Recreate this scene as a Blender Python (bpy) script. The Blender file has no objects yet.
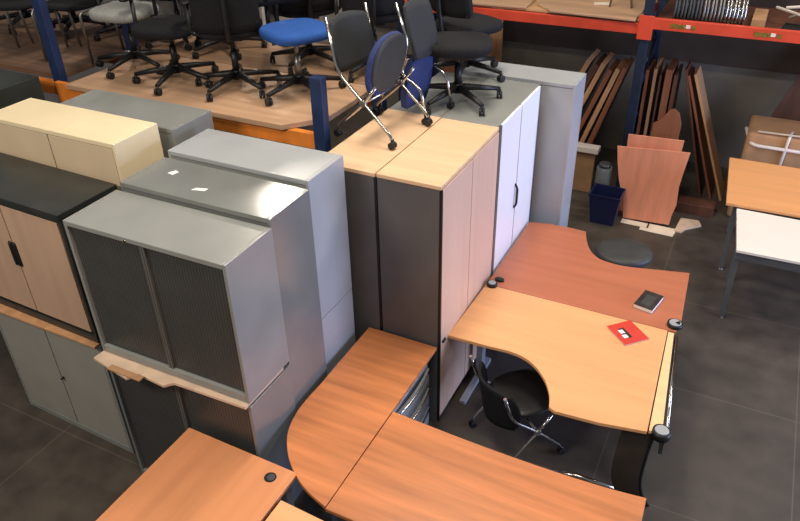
import bpy, bmesh, math, random
from mathutils import Vector, Matrix
random.seed(7)
S = bpy.context.scene
COL = S.collection
R = math.radians

# ------------------------------------------------------------------ camera
def make_camera():
    f, yaw, p, r, H = 712.85, -0.476, -0.572, -0.022, 3.857
    F = Vector((math.sin(yaw)*math.cos(p), math.cos(yaw)*math.cos(p), math.sin(p)))
    Rt = F.cross(Vector((0, 0, 1))).normalized(); U = Rt.cross(F)
    R2 = Rt*math.cos(r)+U*math.sin(r); U2 = -Rt*math.sin(r)+U*math.cos(r)
    cd = bpy.data.cameras.new('camera'); co = bpy.data.objects.new('camera', cd)
    COL.objects.link(co)
    cd.sensor_width = 36; cd.lens = f/800*36; cd.clip_end = 60; cd.clip_start = .05
    m = Matrix.Identity(4)
    for i in range(3):
        m[i][0] = R2[i]; m[i][1] = U2[i]; m[i][2] = -F[i]; m[i][3] = (0, 0, H)[i]
    co.matrix_world = m
    S.camera = co
make_camera()

# ------------------------------------------------------------------ world, lights, exposure
S.view_settings.view_transform = 'Standard'
S.view_settings.look = 'None'
S.view_settings.gamma = 1
S.view_settings.use_curve_mapping = False
S.view_settings.exposure = 0.0
W = bpy.data.worlds.new('world'); S.world = W; W.use_nodes = True
W.node_tree.nodes['Background'].inputs[0].default_value = (.78, .80, .84, 1)
W.node_tree.nodes['Background'].inputs[1].default_value = .27

def area(name, loc, size, size_y, power, color, aim):
    l = bpy.data.lights.new(name, 'AREA'); l.shape = 'RECTANGLE'; l.size = size; l.size_y = size_y
    l.energy = power; l.color = color
    o = bpy.data.objects.new(name, l); COL.objects.link(o); o.location = loc
    o.rotation_euler = (Vector(aim)-Vector(loc)).to_track_quat('-Z', 'Y').to_euler()
    return o
WARM = (1.0, .89, .75)
# daylight through the open loading door on the right
area('loading_door_daylight', (5.6, 5.4, 1.55), 4.2, 2.8, 540, (.50, .62, 1.0), (-2.0, 4.4, 1.0))
# rows of warm ceiling lamps
area('ceiling_lamp', (-5.52, 7.15, 5.0), .30, .26, 75, WARM, (-4.6, 6.0, 0))
area('ceiling_lamp', (-1.9, 4.4, 5.8), 1.6, .8, 150, WARM, (-1.2, 4.6, 0))
area('ceiling_lamp', (1.6, 7.0, 5.6), 1.6, .8, 120, WARM, (1.4, 6.4, 0))
area('ceiling_lamp', (-3.8, -.9, 5.2), 1.8, .8, 150, WARM, (-3.6, 2.2, .6))  # unseen lamp, set behind the camera to brighten the cabinet fronts
area('ceiling_lamp', (-.6, 1.4, 5.8), 1.8, .8, 110, WARM, (-.6, 2.0, 0))

# ------------------------------------------------------------------ materials
def srgb(r, g, b):
    f = lambda c: (c/255/12.92) if c/255 <= .04045 else ((c/255+.055)/1.055)**2.4
    return (f(r), f(g), f(b), 1)
MATS = {}
def base(name, col, rough=.5, metal=0.0, spec=.5):
    m = bpy.data.materials.new(name); m.use_nodes = True
    b = m.node_tree.nodes['Principled BSDF']
    b.inputs['Base Color'].default_value = col; b.inputs['Roughness'].default_value = rough
    b.inputs['Metallic'].default_value = metal; b.inputs['Specular IOR Level'].default_value = spec
    MATS[name] = m
    return m, m.node_tree, b
def mottled(name, col, rough=.5, metal=0.0, amt=.12, scale=6, spec=.5, bump=0.0, stretch=(1, 1, 1), roughvar=.0, detail=4, world=False):
    """one colour with soft procedural variation: grain when stretched"""
    m, nt, b = base(name, col, rough, metal, spec)
    N = nt.nodes; L = nt.links
    tc = N.new('ShaderNodeTexCoord'); mp = N.new('ShaderNodeMapping'); mp.inputs['Scale'].default_value = stretch
    if world:
        g = N.new('ShaderNodeNewGeometry'); L.new(g.outputs['Position'], mp.inputs['Vector'])
    else:
        L.new(tc.outputs['Object'], mp.inputs['Vector'])
    n = N.new('ShaderNodeTexNoise'); n.inputs['Scale'].default_value = scale; n.inputs['Detail'].default_value = detail
    L.new(mp.outputs[0], n.inputs['Vector'])
    cr = N.new('ShaderNodeValToRGB')
    lo = [c*(1-amt*2) for c in col[:3]]+[1]; hi = [min(1, c*(1+amt*2)) for c in col[:3]]+[1]
    cr.color_ramp.elements[0].position = .3; cr.color_ramp.elements[0].color = lo
    cr.color_ramp.elements[1].position = .7; cr.color_ramp.elements[1].color = hi
    L.new(n.outputs['Fac'], cr.inputs['Fac']); L.new(cr.outputs['Color'], b.inputs['Base Color'])
    if roughvar:
        mr = N.new('ShaderNodeMapRange'); mr.inputs['To Min'].default_value = rough-roughvar; mr.inputs['To Max'].default_value = rough+roughvar
        L.new(n.outputs['Fac'], mr.inputs['Value']); L.new(mr.outputs[0], b.inputs['Roughness'])
    if bump:
        n2 = N.new('ShaderNodeTexNoise'); n2.inputs['Scale'].default_value = scale*12; n2.inputs['Detail'].default_value = 2
        L.new(mp.outputs[0], n2.inputs['Vector'])
        bp = N.new('ShaderNodeBump'); bp.inputs['Strength'].default_value = bump; bp.inputs['Distance'].default_value = .01
        L.new(n2.outputs['Fac'], bp.inputs['Height']); L.new(bp.outputs[0], b.inputs['Normal'])
    return m

def wood(name, rgb, rough=.42, amt=.10, along='x', scale=3.0, spec=.45):
    st = (.35, 4.5, 4.5) if along == 'x' else ((4.5, .35, 4.5) if along == 'y' else (4.5, 4.5, .35))
    return mottled(name, srgb(*rgb), rough, 0, amt, scale, spec, .02, st, .04)
wood('desk_cherry', (194, 120, 72), amt=.13, rough=.40)
wood('desk_beech', (228, 168, 116), amt=.035)
wood('desk_beech_pale', (240, 200, 148), amt=.03)
wood('desk_terracotta', (182, 110, 80), amt=.04, rough=.36)
wood('desk_peach', (210, 140, 94), amt=.045, along='y')
wood('table_orange', (222, 160, 106), amt=.03)
wood('maple_top', (220, 184, 148), amt=.04, along='y')
wood('maple_door', (212, 178, 156), amt=.025, along='z', rough=.38)
wood('beech_door', (186, 154, 130), amt=.035, along='z')
wood('board_tan', (184, 148, 118), amt=.07, rough=.6)
wood('board_tan_shelf', (190, 150, 108), amt=.06, rough=.6)
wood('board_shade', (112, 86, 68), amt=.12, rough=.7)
wood('board_half_shade', (150, 118, 92), amt=.12, rough=.7)  # tan board with the shade at the platform's rear put into its colour
wood('board_brown', (132, 82, 56), amt=.12, along='z', rough=.5)
wood('board_dark', (92, 58, 44), amt=.12, along='z', rough=.5)
wood('board_pale', (186, 140, 100), amt=.1, along='z', rough=.5)
wood('board_terracotta', (218, 142, 110), amt=.06, along='z', rough=.3)
wood('offcut', (196, 160, 128), amt=.08)
mottled('edge_band', srgb(150, 92, 58), .5, amt=.05)
mottled('metal_grey', srgb(134, 136, 133), .28, .0, .035, 4, .6, roughvar=.012)
mottled('metal_grey_mid', srgb(116, 118, 116), .19, .0, .035, 4, .7, roughvar=.012)
mottled('metal_grey_light', srgb(160, 163, 166), .34, .0, .03, 4, .5, roughvar=.04)
mottled('metal_grey_dark', srgb(88, 87, 88), .34, .0, .05, 4, .5, roughvar=.012)
mottled('shutter_grey', srgb(66, 66, 65), .38, .0, .04, 5, .4)
mottled('door_grey', srgb(150, 146, 138), .4, .0, .03, 4, .4)
mottled('door_white', srgb(238, 238, 242), .3, .0, .01, 4, .5)
mottled('cream', srgb(226, 208, 172), .45, .0, .02, 4, .4)
mottled('cream_dark', srgb(205, 184, 154), .45, .0, .02, 4, .4)
mottled('black_lacquer', srgb(44, 46, 44), .36, .0, .10, 5, .5, roughvar=.06)
mottled('black_box', srgb(50, 54, 50), .45, .0, .08, 5, .4)
mottled('plastic_black', srgb(22, 22, 23), .42, .0, .10, 20, .4)
mottled('fabric_black', srgb(30, 30, 33), .92, .0, .12, 60, .2, .3)
mottled('fabric_grey', srgb(148, 149, 146), .9, .0, .06, 60, .2, .3)
mottled('mesh_grey', srgb(46, 48, 50), .7, .0, .08, 90, .3, .4)
mottled('fabric_blue', srgb(44, 84, 156), .85, .0, .06, 60, .2, .3)
mottled('fabric_navy', srgb(50, 60, 104), .8, .0, .08, 60, .2, .3)
mottled('seat_under', srgb(62, 62, 60), .55, .0, .08, 10, .4)
mottled('shell_dark', srgb(46, 46, 44), .55, .0, .08, 10, .4)
mottled('chrome', srgb(196, 192, 186), .18, 1.0, .03, 10)
mottled('steel_tube', srgb(140, 136, 130), .32, .8, .05, 10)
mottled('leg_silver', srgb(168, 172, 184), .35, .3, .04, 8)
mottled('rack_blue', srgb(30, 46, 84), .5, .0, .10, 8, .4, roughvar=.08)
mottled('rack_navy', srgb(24, 35, 56), .5, .0, .10, 8, .4, roughvar=.08)
mottled('shutter_edge', srgb(92, 91, 88), .4, .0, .04, 5, .4)
mottled('rack_orange', srgb(226, 132, 52), .5, .0, .08, 8, .4)
mottled('rack_red', srgb(204, 72, 48), .45, .0, .05, 6, .4)
mottled('cardboard', srgb(172, 134, 100), .85, .0, .06, 8, .2)
mottled('cardboard_pale', srgb(208, 182, 158), .85, .0, .06, 10, .2)
mottled('strap_white', srgb(220, 212, 204), .5, .0, .03, 8)
mottled('paper', srgb(222, 208, 188), .8, .0, .03, 8, .2)
mottled('paper_white', srgb(236, 232, 230), .7, .0, .02, 8, .2)
mottled('bin_navy', srgb(20, 29, 66), .4, .0, .05, 8)
mottled('book_red', srgb(206, 62, 48), .45, .0, .05, 12)
mottled('book_dark', srgb(52, 46, 44), .35, .0, .15, 14)
mottled('label_olive', srgb(120, 96, 30), .6, .0, .3, 90)
mottled('label_white', srgb(226, 212, 200), .6, .0, .05, 30)
mottled('table_white', srgb(232, 224, 214), .4, .0, .01, 4)
mottled('frame_dark', srgb(70, 72, 74), .4, .3, .06, 8)
mottled('leg_mid', srgb(98, 100, 102), .4, .3, .06, 8)
mottled('leg_panel', srgb(62, 54, 48), .4, .2, .08, 8)
mottled('screen_pale', srgb(172, 166, 160), .8, .0, .04, 10)
mottled('wall_plaster', srgb(112, 106, 97), .9, .0, .12, 1.6, .2, .15, detail=8, world=True)

def plastic_clear():
    m, nt, b = base('plastic_clear', srgb(190, 196, 200), .15)
    b.inputs['Transmission Weight'].default_value = .85; b.inputs['IOR'].default_value = 1.1
plastic_clear()

def floor_mat():
    m, nt, b = base('floor_concrete', srgb(66, 58, 50), .6)
    N = nt.nodes; L = nt.links
    g = N.new('ShaderNodeNewGeometry')
    n1 = N.new('ShaderNodeTexNoise'); n1.inputs['Scale'].default_value = .9; n1.inputs['Detail'].default_value = 8; n1.inputs['Roughness'].default_value = .62
    n2 = N.new('ShaderNodeTexNoise'); n2.inputs['Scale'].default_value = 5; n2.inputs['Detail'].default_value = 6
    for n in (n1, n2): L.new(g.outputs['Position'], n.inputs['Vector'])
    mx = N.new('ShaderNodeMath'); mx.operation = 'ADD'; L.new(n1.outputs['Fac'], mx.inputs[0]); L.new(n2.outputs['Fac'], mx.inputs[1])
    md = N.new('ShaderNodeMath'); md.operation = 'MULTIPLY'; md.inputs[1].default_value = .5; L.new(mx.outputs[0], md.inputs[0])
    cr = N.new('ShaderNodeValToRGB')
    cr.color_ramp.elements[0].position = .36; cr.color_ramp.elements[0].color = srgb(54, 48, 42)
    cr.color_ramp.elements[1].position = .64; cr.color_ramp.elements[1].color = srgb(81, 72, 63)
    L.new(md.outputs[0], cr.inputs['Fac'])
    # worn pale slab joints
    bk = N.new('ShaderNodeTexBrick'); bk.inputs['Scale'].default_value = 1; bk.offset = 0
    bk.inputs['Brick Width'].default_value = 1.2; bk.inputs['Row Height'].default_value = 1.2
    bk.inputs['Mortar Size'].default_value = .006; bk.inputs['Mortar Smooth'].default_value = .6
    bk.inputs['Color1'].default_value = (0, 0, 0, 1); bk.inputs['Color2'].default_value = (0, 0, 0, 1); bk.inputs['Mortar'].default_value = (1, 1, 1, 1)
    mp = N.new('ShaderNodeMapping'); mp.inputs['Location'].default_value = (.35, .2, 0); L.new(g.outputs['Position'], mp.inputs['Vector'])
    L.new(mp.outputs[0], bk.inputs['Vector'])
    mix = N.new('ShaderNodeMix'); mix.data_type = 'RGBA'
    sc = N.new('ShaderNodeMath'); sc.operation = 'MULTIPLY'; sc.inputs[1].default_value = .25
    L.new(bk.outputs['Color'], sc.inputs[0]); L.new(sc.outputs[0], mix.inputs[0])
    L.new(cr.outputs['Color'], mix.inputs[6]); mix.inputs[7].default_value = srgb(128, 118, 104)
    L.new(mix.outputs[2], b.inputs['Base Color'])
    mr = N.new('ShaderNodeMapRange'); mr.inputs['To Min'].default_value = .42; mr.inputs['To Max'].default_value = .75
    L.new(n2.outputs['Fac'], mr.inputs['Value']); L.new(mr.outputs[0], b.inputs['Roughness'])
    bp = N.new('ShaderNodeBump'); bp.inputs['Strength'].default_value = .15; L.new(n2.outputs['Fac'], bp.inputs['Height']); L.new(bp.outputs[0], b.inputs['Normal'])
floor_mat()

# ------------------------------------------------------------------ mesh helpers
class MB:
    def __init__(s): s.bm = bmesh.new(); s.smooth = False
    def box(s, x0, y0, z0, x1, y1, z1, M=None):
        x0, x1 = sorted((x0, x1)); y0, y1 = sorted((y0, y1)); z0, z1 = sorted((z0, z1))
        vs = [s.bm.verts.new(v) for v in ((x0, y0, z0), (x1, y0, z0), (x1, y1, z0), (x0, y1, z0), (x0, y0, z1), (x1, y0, z1), (x1, y1, z1), (x0, y1, z1))]
        for f in ((0, 3, 2, 1), (4, 5, 6, 7), (0, 1, 5, 4), (1, 2, 6, 5), (2, 3, 7, 6), (3, 0, 4, 7)): s.bm.faces.new([vs[i] for i in f])
        if M is not None:
            for v in vs: v.co = M @ v.co
        return s
    def prism(s, pts, z0, z1, M=None):
        a = [s.bm.verts.new((p[0], p[1], z0)) for p in pts]; b = [s.bm.verts.new((p[0], p[1], z1)) for p in pts]
        n = len(pts)
        s.bm.faces.new(list(reversed(a))); s.bm.faces.new(b)
        for i in range(n): s.bm.faces.new((a[i], a[(i+1) % n], b[(i+1) % n], b[i]))
        if M is not None:
            for v in a+b: v.co = M @ v.co
        bmesh.ops.recalc_face_normals(s.bm, faces=s.bm.faces[:])
        return s
    def rings(s, rings, cap=True):
        V = [[s.bm.verts.new(p) for p in r] for r in rings]; n = len(rings[0])
        for a, b in zip(V[:-1], V[1:]):
            for i in range(n):
                f = s.bm.faces.new((a[i], a[(i+1) % n], b[(i+1) % n], b[i])); f.smooth = True
        if cap:
            s.bm.faces.new(list(reversed(V[0]))); s.bm.faces.new(V[-1])
        bmesh.ops.recalc_face_normals(s.bm, faces=s.bm.faces[:])
        return s
    def tube(s, pts, r, seg=8, round_=0):
        P = [Vector(p) for p in pts]
        if round_:
            Q = [P[0]]
            for a, b, c in zip(P[:-2], P[1:-1], P[2:]):
                d1 = (a-b); d2 = (c-b); k = min(round_, d1.length*.45, d2.length*.45)
                p1 = b+d1.normalized()*k; p2 = b+d2.normalized()*k
                for t in (0, .25, .5, .75, 1): Q.append((1-t)**2*p1+2*t*(1-t)*b+t*t*p2)
            Q.append(P[-1]); P = Q
        rr = r if isinstance(r, (list, tuple)) else [r]*len(P)
        rings = []; up = None
        for i, p in enumerate(P):
            t = (P[min(i+1, len(P)-1)]-P[max(i-1, 0)]).normalized()
            if up is None:
                up = Vector((0, 0, 1)) if abs(t.z) < .9 else Vector((1, 0, 0))
            n = (up-t*up.dot(t)).normalized(); up = n; b = t.cross(n)
            q = rr[min(i, len(rr)-1)]
            rings.append([p+(n*math.cos(a)+b*math.sin(a))*q for a in [2*math.pi*k/seg for k in range(seg)]])
        return s.rings(rings)
    def cyl(s, c, r, h, axis='z', seg=20, r2=None):
        c = Vector(c); r2 = r if r2 is None else r2
        rings = []
        for q, t in ((r, 0), (r2, h)):
            ring = []
            for k in range(seg):
                a = 2*math.pi*k/seg; u, v = math.cos(a)*q, math.sin(a)*q
                ring.append(c+(Vector((u, v, t)) if axis == 'z' else Vector((t, u, v)) if axis == 'x' else Vector((v, t, u))))
            rings.append(ring)
        return s.rings(rings)
    def cushion(s, w, d, h, c=(0, 0, 0), e=3.2, seg=28, M=None, taper=0):
        """rounded upholstered pad"""
        prof = [(.86, -.5), (.96, -.38), (1, -.1), (1, .15), (.96, .36), (.86, .47), (.5, .5)]
        rings = []
        for q, t in prof:
            ring = []
            for k in range(seg):
                a = 2*math.pi*k/seg; ca, sa = math.cos(a), math.sin(a)
                x = math.copysign(abs(ca)**(2/e), ca)*w/2*q; y = math.copysign(abs(sa)**(2/e), sa)*d/2*q
                x *= 1+taper*y/d
                p = Vector((c[0]+x, c[1]+y, c[2]+t*h))
                ring.append(M @ p if M is not None else p)
            rings.append(ring)
        return s.rings(rings)
    def sheet(s, fn, nu, nv, th, sup=0):
        """curved panel: fn(u,v) -> point, u,v in -1..1; thickness along the local normal"""
        P = {}
        for i in range(nu+1):
            for j in range(nv+1):
                u, v = -1+2*i/nu, -1+2*j/nv
                if sup:  # squircle mapping rounds the corners
                    uu = u*math.sqrt(max(0, 1-v*v*sup)); vv = v*math.sqrt(max(0, 1-u*u*sup)); u, v = uu, vv
                P[i, j] = Vector(fn(u, v))
        Nn = {}
        for (i, j), p in P.items():
            a = P[min(i+1, nu), j]-P[max(i-1, 0), j]; b = P[i, min(j+1, nv)]-P[i, max(j-1, 0)]
            n = a.cross(b); Nn[i, j] = n.normalized() if n.length > 1e-9 else Vector((0, 1, 0))
        A = {k: s.bm.verts.new(p+Nn[k]*th/2) for k, p in P.items()}; B = {k: s.bm.verts.new(p-Nn[k]*th/2) for k, p in P.items()}
        for i in range(nu):
            for j in range(nv):
                for D, o in ((A, 1), (B, -1)):
                    q = [D[i, j], D[i+1, j], D[i+1, j+1], D[i, j+1]]
                    f = s.bm.faces.new(q if o == 1 else q[::-1]); f.smooth = True
        per = [(i, 0) for i in range(nu)]+[(nu, j) for j in range(nv)]+[(i, nv) for i in range(nu, 0, -1)]+[(0, j) for j in range(nv, 0, -1)]
        for a, b in zip(per, per[1:]+per[:1]): s.bm.faces.new((A[a], B[a], B[b], A[b]))
        bmesh.ops.recalc_face_normals(s.bm, faces=s.bm.faces[:])
        return s
    def build(s, name, mat, parent=None, label=None, bevel=0):
        me = bpy.data.meshes.new(name); s.bm.to_mesh(me); s.bm.free()
        o = bpy.data.objects.new(name, me); COL.objects.link(o)
        me.materials.append(MATS[mat])
        if bevel:
            b = o.modifiers.new('bevel', 'BEVEL'); b.width = bevel; b.segments = 2; b.limit_method = 'ANGLE'
        if parent is not None: o.parent = parent
        if label: o['label'] = label
        return o

def tag(o, label, cat, group=None):
    o['label'] = label; o['category'] = cat
    if group: o['group'] = group
    return o
def thing(name, label, cat, loc=(0, 0, 0), rz=0, group=None, tilt=None):
    o = bpy.data.objects.new(name, None); COL.objects.link(o); o.location = loc
    o.rotation_euler = tilt if tilt else (0, 0, rz)
    o.empty_display_size = .1
    return tag(o, label, cat, group)
def dup(root, loc, rz, label, group=None, tilt=None):
    def cp(o, par):
        c = o.copy(); COL.objects.link(c); c.parent = par
        for ch in o.children: cp(ch, c)
        return c
    r = cp(root, None); r.location = loc; r.rotation_euler = tilt if tilt else (0, 0, rz); r['label'] = label
    if group: r['group'] = group
    return r
def struct(o): o['kind'] = 'structure'; return o

# ------------------------------------------------------------------ structure
struct(MB().box(-9.0, -1.5, -.12, 6.5, 8.9, 0).build('floor', 'floor_concrete'))
struct(MB().box(-9.0, 8.9, -.12, 6.5, 9.1, 3.2).build('wall_back', 'wall_plaster'))
struct(MB().box(-9.2, -1.5, -.12, -9.0, 9.1, 3.2).build('wall_left', 'wall_plaster'))

mottled('wall_dark_upper', srgb(58, 50, 46), .8, .0, .1, 3, .2, world=True)  # darker tone for the upper part of the back wall
struct(MB().box(-9.0, 8.86, 1.24, 6.5, 8.9, 3.2).build('wall_band_1', 'wall_dark_upper'))

# ------------------------------------------------------------------ cabinets (local: front faces -y, origin at base centre)
def carcass(mb, w, d, h, t=.02, back=True, top=True):
    mb.box(-w/2, -d/2, 0, -w/2+t, d/2, h); mb.box(w/2-t, -d/2, 0, w/2, d/2, h)
    mb.box(-w/2+t, -d/2, 0, w/2-t, d/2, .05)
    if top: mb.box(-w/2+t, -d/2, h-.03, w/2-t, d/2, h)
    mb.box(-w/2+t, d/2-.012, .05, w/2-t, d/2, h-.03)
    return mb
def place(x0, x1, y0, y1, z0, rz=0, pivot=None):
    c = Vector(((x0+x1)/2, (y0+y1)/2, z0))
    if pivot:
        px, py = pivot; dx, dy = c.x-px, c.y-py
        c.x = px+dx*math.cos(rz)-dy*math.sin(rz); c.y = py+dx*math.sin(rz)+dy*math.cos(rz)
    return c
def cabinet(name, label, x0, x1, y0, y1, z0, z1, body, front='doors', fmat=None, top=None, topmat=None, face='-y', rz=0,
            pivot=None, handle='knob', cat='cabinet', group=None, lip=.018):
    c = place(x0, x1, y0, y1, z0, rz, pivot)
    w, d, h = x1-x0, y1-y0, z1-z0
    ang = rz
    if face == '+x': w, d = d, w; ang = rz+math.pi/2
    t = thing(name, label, cat, c, ang, group)
    hh = h-(top or 0)
    carcass(MB(), w, d, hh).build('carcass', body, t, bevel=.003)
    if top:
        MB().box(-w/2-.006, -d/2-.012, hh, w/2+.006, d/2, h).build('top_panel', topmat or body, t, bevel=.004)
    ins = .038 if body == 'black_lacquer' else .02; zb = .075 if body == 'black_lacquer' else .055; zt = hh-.034
    if front == 'tambour':
        for s_ in (-1, 1):
            m = MB(); xa, xb = (-w/2+ins+.004, -.010) if s_ < 0 else (.010, w/2-ins-.004)
            m.box(xa, -d/2+.022, zb, xb, -d/2+.03, zt)
            n = int((xb-xa)/.02)
            for i in range(n):
                q = xa+(xb-xa)*(i+.5)/n; m.box(q-.0088, -d/2+.0205, zb, q+.0088, -d/2+.022, zt)
            sh = m.build('shutter', fmat, t)
            MB().box(-.012*1-.002 if s_ < 0 else .002, -d/2+.004, zb, -.002 if s_ < 0 else .014, -d/2+.03, zt).build('shutter_edge', 'shutter_edge', sh)
        MB().cyl((-.10, -d/2-.003, hh-.02), .009, .01, 'y', 12).build('lock', 'chrome', t)
    elif front == 'doors':
        for s_ in (-1, 1):
            xa, xb = (-w/2+ins+.004, -.005) if s_ < 0 else (.005, w/2-ins-.004)
            dr = MB().box(xa, -d/2+.001, zb, xb, -d/2+.02, zt).build('door', fmat, t, bevel=.002)
            if handle == 'bow' :
                x = s_*.035
                MB().tube([(x, -d/2, h*.46), (x, -d/2-.03, h*.49), (x, -d/2-.03, h*.62), (x, -d/2, h*.65)], .011, 8, .02).build('handle', 'plastic_black', dr)
            elif handle == 'cup' :
                m = MB()
                m.cushion(.03, .03, .17, (s_*.018, -d/2, h*.56), e=2.2, seg=18)
                m.build('handle', 'plastic_black', dr)
            elif handle == 'small' and s_ > 0:
                MB().cyl((s_*.03, -d/2-.022, h*.52), .009, .023, 'y', 12).build('lock', 'plastic_black', dr)
    elif front == 'flush':
        if fmat == 'maple_door': MB().box(-w/2, -d/2-.017, .02, -w/2+.014, -d/2, hh-.002).build('edge_trim', 'plastic_black', t)
        if fmat == 'door_white':
            MB().box(-w/2+.002, -d/2-.016, .02, -w/2+.048, -d/2, hh-.002).build('edge_trim', 'metal_grey_dark', t)
            MB().box(w/2-.03, -d/2-.016, .02, w/2-.002, -d/2, hh-.002).build('edge_trim', 'metal_grey_dark', t)
        for s_ in (-1, 1):
            g_ = .010 if fmat == 'door_white' else .0045; xa, xb = (-w/2+(.016 if fmat == 'maple_door' else .05 if fmat == 'door_white' else .004), -g_) if s_ < 0 else (g_, w/2-(.032 if fmat == 'door_white' else .004))
            dr = MB().box(xa, -d/2-.018, .06, xb, -d/2+.0, hh-.004).build('door', fmat, t, bevel=.002)
            if s_ < 0:
                if handle == 'small':
                    hd = MB(); hd.box(-w/2+.03, -d/2-.032, h*.38, -w/2+.075, -d/2-.018, h*.38+.018); hd.build('handle', 'plastic_black', dr, bevel=.003)
                if handle == 'long':
                    MB().tube([(-.035, -d/2-.018, h*.56), (-.035, -d/2-.04, h*.58), (-.035, -d/2-.04, h*.65), (-.035, -d/2-.018, h*.67)], .009, 8, .015).build('handle', 'plastic_black', dr)
    elif front == 'panel':
        MB().box(-w/2+ins, -d/2+.004, .05, w/2-ins, -d/2+.018, zt).build('front_panel', fmat or body, t)
    return t

PB = (-3.3, 2.2); PT = (-2, 2)
BX0, BX1, BY0, BY1 = -4.418, -3.325, 2.26, 2.687
cabinet('storage_cabinet', 'low grey two-door metal cabinet on the floor under the black cabinet, leftmost', BX0, BX1, BY0, BY1, 0, .985, 'metal_grey', 'doors', 'door_grey', rz=-.027, pivot=PB, handle='small')
cabinet('storage_cabinet', 'black cabinet with two beech doors, left of the upper grey shutter cabinet', BX0, BX1, BY0, BY1, 1.007, 1.94, 'black_lacquer', 'doors', 'beech_door', rz=-.027, pivot=PB, handle='cup', top=.035, topmat='black_lacquer')
tag(MB().box(BX0-.0, BY0-.035, .987, BX1+.0, BY1-.02, 1.005).build('shelf_board', 'board_pale', bevel=.003), 'thin chipped beech board between the black cabinet and low grey cabinet', 'board')
cabinet('tambour_cabinet', 'dark grey shutter cabinet on the floor under the front grey shutter cabinet', -3.14, -2.058, 2.163, 2.557, 0, 1.07, 'metal_grey_mid', 'tambour', 'shutter_grey', rz=.01, pivot=PT)
cabinet('tambour_cabinet', 'grey metal cabinet with two dark sliding shutters, stacked at the front of the bank', -3.14, -2.058, 2.163, 2.557, 1.10, 2.003, 'metal_grey', 'tambour', 'shutter_grey', rz=.01, pivot=PT)
# cardboard packing between the two stacked cabinets
tag(MB().prism([(-3.15, 2.08), (-2.84, 2.03), (-2.80, 2.09), (-2.60, 2.075), (-2.56, 2.12), (-2.07, 2.135), (-2.07, 2.5), (-3.12, 2.5)], 1.075, 1.095).build('cardboard_sheet', 'cardboard_pale', bevel=.002), 'torn pale cardboard sheet squeezed between the two shutter cabinets', 'cardboard')
tag(MB().box(-2.99, 2.035, 1.0975, -2.74, 2.075, 1.108).build('cardboard_flap', 'cardboard', bevel=.002), 'small brown cardboard strip on the torn sheet', 'cardboard')
cabinet('metal_cabinet', 'tall grey metal cabinet behind the front shutter cabinet, lamp glint on its top', -3.13, -2.078, 2.566, 2.943, 0, 2.045, 'metal_grey_mid', 'panel', 'metal_grey_mid')
cabinet('metal_cabinet', 'low grey metal cabinet under the longest grey cabinet, beside the corner desk', -3.135, -2.105, 2.98, 3.368, 0, 1.09, 'metal_grey_light', 'panel', 'metal_grey_light')
cabinet('metal_cabinet', 'long grey metal cabinet stacked at the back, between lamp-lit cabinet and chair platform', -3.135, -2.105, 2.98, 3.368, 1.095, 2.073, 'metal_grey_light', 'panel', 'metal_grey')
cabinet('filing_cabinet', 'grey metal cabinet behind the cream one, below the raised chairs', -4.32, -3.24, 3.16, 3.54, 0, 2.12, 'metal_grey', 'panel', 'metal_grey')
cabinet('storage_cabinet', 'cream painted cabinet with two flat doors behind the black cabinet', -4.45, -3.30, 2.73, 3.10, 0, 2.18, 'cream', 'doors', 'cream_dark', handle='none')
cabinet('storage_cabinet', 'dark charcoal cabinet cut off by the left frame edge', -6.1, -5.02, 3.22, 3.62, 0, 2.1, 'black_box', 'panel', 'black_box')

CZ = 1.945
cabinet('tall_cupboard', 'maple-topped cupboard with dark grey sides, in the gap left of the maple-door cupboard', -2.372, -1.955, 3.462, 4.458, 0, CZ, 'metal_grey_dark', 'flush', 'maple_door', top=.028, topmat='maple_top', face='+x', handle='none')
cabinet('tall_cupboard', 'tall cupboard with maple top, dark grey side and two pinkish maple doors', -1.935, -1.512, 3.465, 4.452, 0, CZ, 'metal_grey_dark', 'flush', 'maple_door', top=.028, topmat='maple_top', face='+x', handle='small')
cabinet('tall_cupboard', 'tall grey cupboard with two bright white doors, right of the maple one', -1.935, -1.512, 4.462, 5.43, 0, CZ, 'metal_grey', 'flush', 'door_white', face='+x', handle='long')
cabinet('tall_cupboard', 'grey-topped cupboard under the black swivel chair, left of the white-door cupboard', -2.372, -1.955, 4.462, 5.43, 0, CZ-.004, 'metal_grey', 'flush', 'metal_grey', face='+x', handle='none')
cabinet('metal_cabinet', 'tall pale grey cabinet closing the row, beyond the white-door cupboard', -2.235, -1.242, 5.507, 5.841, 0, 1.945, 'metal_grey_light', 'panel', 'metal_grey_light')
# paper scraps on the lamp-lit cabinet
tag(MB().prism([(-2.955, 2.775), (-2.91, 2.765), (-2.90, 2.81), (-2.93, 2.82)], 2.0455, 2.0475).build('paper_scrap', 'paper_white'), 'tiny white scrap on the lamp-lit grey cabinet top, left one', 'scrap')
tag(MB().prism([(-2.68, 2.66), (-2.60, 2.68), (-2.60, 2.71), (-2.67, 2.69)], 2.0455, 2.0475).build('paper_scrap', 'paper_white'), 'thin white strip on the lamp-lit grey cabinet top, right of the scrap', 'scrap')

# ------------------------------------------------------------------ desks
DT = .73; TH = .026
def desktop(parent, pts, mat, name='desktop'):
    return MB().prism(pts, DT-TH, DT).build(name, mat, parent, bevel=.003)
def arc_pts(pts, n=6):
    """Catmull-Rom through pts (open)"""
    P = [Vector((*p, 0)) for p in pts]; out = []
    for i in range(len(P)-1):
        p0 = P[max(i-1, 0)]; p1 = P[i]; p2 = P[i+1]; p3 = P[min(i+2, len(P)-1)]
        for k in range(n):
            t = k/n
            q = .5*((2*p1)+(p2-p0)*t+(2*p0-5*p1+4*p2-p3)*t*t+(3*p1-p0-3*p2+p3)*t**3)
            out.append((q.x, q.y))
    out.append(pts[-1]); return out

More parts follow.
